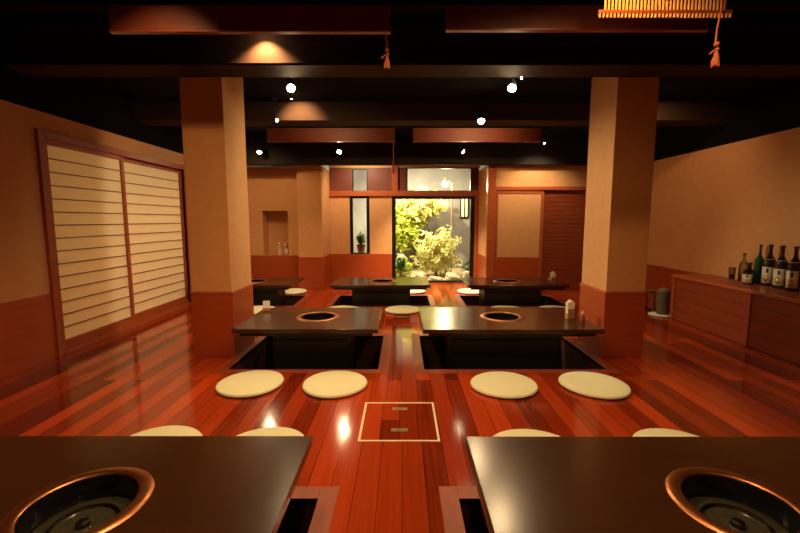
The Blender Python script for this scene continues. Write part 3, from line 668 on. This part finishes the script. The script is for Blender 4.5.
mb = MB(og); mb.box(1.57, 1.73, 10.97, 10.985, 1.34, 1.84); mb.build('pane', M['litpane'], fw)

# ------------------------------------------------------------------ wooden valances with pull cords
def cord_tassel(mb_c, mb_t, x, y, z0, z1):
    pts = [(x + .006 * math.sin(k * 1.4), y + .004 * math.cos(k * 1.7), z0 + (z1 + .11 - z0) * k / 8) for k in range(9)]
    mb_c.tube(pts, .0045, 8)
    mb_t.ball((x, y, z1 + .105), .014, 10, 8); mb_t.ball((x + .004, y, z1 + .078), .011, 10, 8)
    mb_t.tube([(x + .002, y, z1 + .085), (x - .035, y - .005, z1 + .055)], [.004, .006], 6)
    mb_t.tube([(x, y, z1 + .075), (x + .002, y, z1 + .05), (x, y, z1 + .02), (x, y, z1)], [.006, .012, .020, .016], 10)
    for k in range(7):
        a = k * .9; mb_t.tube([(x + .012 * math.cos(a), y + .012 * math.sin(a), z1 + .03), (x + .018 * math.cos(a), y + .018 * math.sin(a), z1 - .008)], [.005, .003], 5)
def valance(x0, x1, y, z0, z1, ztop, label, cord=None):
    o = thing('wooden_valance', ((x0 + x1) / 2, y, z1), label, 'valance', 'wooden blind valances below the ceiling'); og = o.location
    mb = MB(og); mb.box(x0, x1, y, y + .03, z0 + .012, z1); mb.build('board', M['val'], o, bevel=.002)
    mb = MB(og); mb.box(x0 - .003, x1 + .003, y - .006, y + .034, z0, z0 + .012); mb.build('bottom_trim', M['dwood'], o, bevel=.002)
    for k in range(3):
        mb = MB(og); x = x0 + (x1 - x0) * (.1 + .4 * k); mb.box(x - .015, x + .015, y + .03, y + .06, z1 - .1, ztop); mb.build('hanger', M['black'], o)
    if cord:
        a, b = MB(og), MB(og); cord_tassel(a, b, cord[0], y + .06 if len(cord) < 4 else cord[3], cord[1], cord[2])
        a.build('pull_cord', M['rope'], o, smooth=True); b.build('tassel', M['rope'], o, smooth=True)
valance(-1.84, -.075, 2.73, 2.425, 2.585, 2.62, 'long dark red board valance nearest the camera, left of the aisle', (-.098, 2.46, 2.235))
valance(.28, 1.93, 2.73, 2.435, 2.585, 2.62, 'long dark red board valance nearest the camera, behind the bamboo blind')
valance(-2.0, -.105, 6.25, 2.40, 2.60, 2.62, 'dark red board valance toward the back, left half', (-.13, 2.42, 1.96))
valance(.165, 2.06, 6.25, 2.40, 2.60, 2.62, 'dark red board valance toward the back, right half')
# bamboo blind top right
bl = thing('bamboo_blind', (1.38, 2.3, 2.8), 'rolled bamboo slat blind glowing amber at the top right', 'blind'); og = bl.location
mb = MB(og); n = 34
for k in range(n):
    x = 1.07 + (1.70 - 1.07) * k / (n - 1); mb.tube([(x, 2.30, 2.345), (x, 2.30, 2.76)], .0058, 6)
mb.build('slats', M['bamboo'], bl, smooth=True)
mb = MB(og)
n = 36
for k in range(n):
    x = 1.04 + (1.725 - 1.04) * k / (n - 1); mb.tube([(x, 2.292, 2.308), (x, 2.292, 2.328)], .0058, 6)
mb.build('slat_fringe', M['bamboo'], bl, smooth=True)
mb = MB(og); mb.box(1.03, 1.735, 2.286, 2.306, 2.328, 2.345); mb.build('bottom_bar', M['dwood'], bl, bevel=.002)
mb = MB(og); mb.box(1.03, 1.74, 2.285, 2.32, 2.76, 2.80); mb.build('head_rail', M['dwood'], bl, bevel=.002)
a, b = MB(og), MB(og); cord_tassel(a, b, 1.645, 2.26, 2.78, 2.058); a.build('pull_cord', M['rope'], bl, smooth=True); b.build('tassel', M['rope'], bl, smooth=True)
lamp('blind_lamp', 'SPOT', (1.10, 2.17, 2.50), 2.2, (1, .50, .12), .03, (1.16, 2.3, 2.36), 140, .9)

# ------------------------------------------------------------------ ceiling spotlights
def spot(loc, aim, zc, label, power, cone=110, scale=1.0, bulb='bulb', color=WARM2, soft=0.02):
    o = thing('ceiling_spotlight', (loc[0], loc[1], zc), label, 'spotlight', 'small black ceiling spotlights'); og = o.location
    d = (Vector(aim) - Vector(loc)).normalized(); p = Vector(loc); r = .030 * scale
    mb = MB(og); b0 = p - d * .09 * scale
    mb.tube([b0, b0 + d * .02, p - d * .012, p + d * .006], [r * .55, r * .95, r, r * 1.05], 16); mb.build('housing', M['housing'], o, smooth=True)
    mb = MB(og); mb.tube([p + d * .0065, p + d * .012, p + d * .018], [r * .92, r * .85, r * .5], 16); mb.build('bulb', M[bulb], o, smooth=True)
    j = p - d * .05 * scale
    mb = MB(og); mb.tube([(j.x, j.y, zc), j], .007, 8); mb.lathe([(.0, -.02), (.035, -.02), (.035, 0), (.0, 0)], (j.x, j.y, zc), 16); mb.build('stem', M['housing'], o)
    q = p + d * .03
    if power: lamp('spotlight_beam', 'SPOT', q, power, color, soft, tuple(q + d), cone, .8, parent=o)
    return o
ZC = 2.62
spot((-.99, 3.81, 2.42), (-.2, 1.6, 0.3), ZC, 'spotlight facing the camera between the left pillar and the aisle', 16, 120, 1.3)
spot((.98, 3.81, 2.42), (.2, 1.6, 0.3), ZC, 'spotlight facing the camera left of the right pillar, lower of a pair', 16, 120, 1.3)
spot((1.04, 3.70, 2.48), (-1.54, 4.85, 1.3), ZC, 'small spotlight turned sideways above the bright one by the right pillar', 160, 61, .7, color=PALE, soft=.22)
spot((.885, 4.74, 2.35), (.4, 2.6, 0.2), ZC, 'bright spotlight in front of the back right valance', 16, 120, 1.3)
spot((-1.42, 4.80, 2.375), (1.84, 3.9, .9), ZC, 'tiny dim spotlight above the left end of the back left valance', 145, 46, .6, color=PALE)
spot((-2.29, 6.75, 2.337), (-2.2, 5.5, 0.2), ZC, 'spotlight at far left in front of the niche wall', 16, 120, 1.3)
spot((-1.005, 6.72, 2.337), (-.6, 5.2, 0.2), ZC, 'spotlight above the tan pier near the narrow window', 18, 120, 1.3)
spot((.975, 6.72, 2.337), (1.9, 6.3, 1.6), ZC, 'spotlight turned sideways in front of the garden door', 16, 120, 1.1)
# hidden behind near valance and beams; all but the first are added fill
spot((-1.10, 3.38, 2.75), (-1.10, 3.46, 2.5), 2.80, 'spotlight behind the near left valance washing the beam', 60, 112, .7, color=WARM)
spot((-1.20, 4.62, 2.57), (-1.18, 4.92, 2.40), ZC, 'added spotlight washing the beam behind the left pillar', 34, 96, .6)  # added to make the glow on this beam face
spot((.35, 7.25, 2.50), (.42, 7.6, 0), ZC, 'added spotlight over the floor before the garden door', 260, 80, .7, color=PALE)  # added to brighten the boards by the glass door
spot((-2.35, 6.05, 2.50), (-2.35, 7.55, 1.15), ZC, 'added spotlight washing the niche wall', 21, 90, .7)  # added fill for the back walls, like the next two
spot((-.75, 7.30, 2.50), (-.7, 8.1, 1.2), ZC, 'added spotlight washing the wall beside the narrow window', 44, 130, .7, color=PALE)
spot((2.2, 6.50, 2.44), (2.3, 7.15, 1.2), ZC, 'added spotlight washing the back right sliding doors', 32, 110, .7, color=PALE)
spot((2.55, 4.60, 2.55), (3.75, 5.6, 1.4), ZC, 'added spotlight washing the right wall', 14, 100, .7)  # added wall washer, fixture out of sight
spot((-2.15, 4.95, 2.55), (-3.1, 5.35, .9), ZC, 'added spotlight washing the paper screens', 13, 100, .7)  # added to lift the paper, hidden by the left pillar
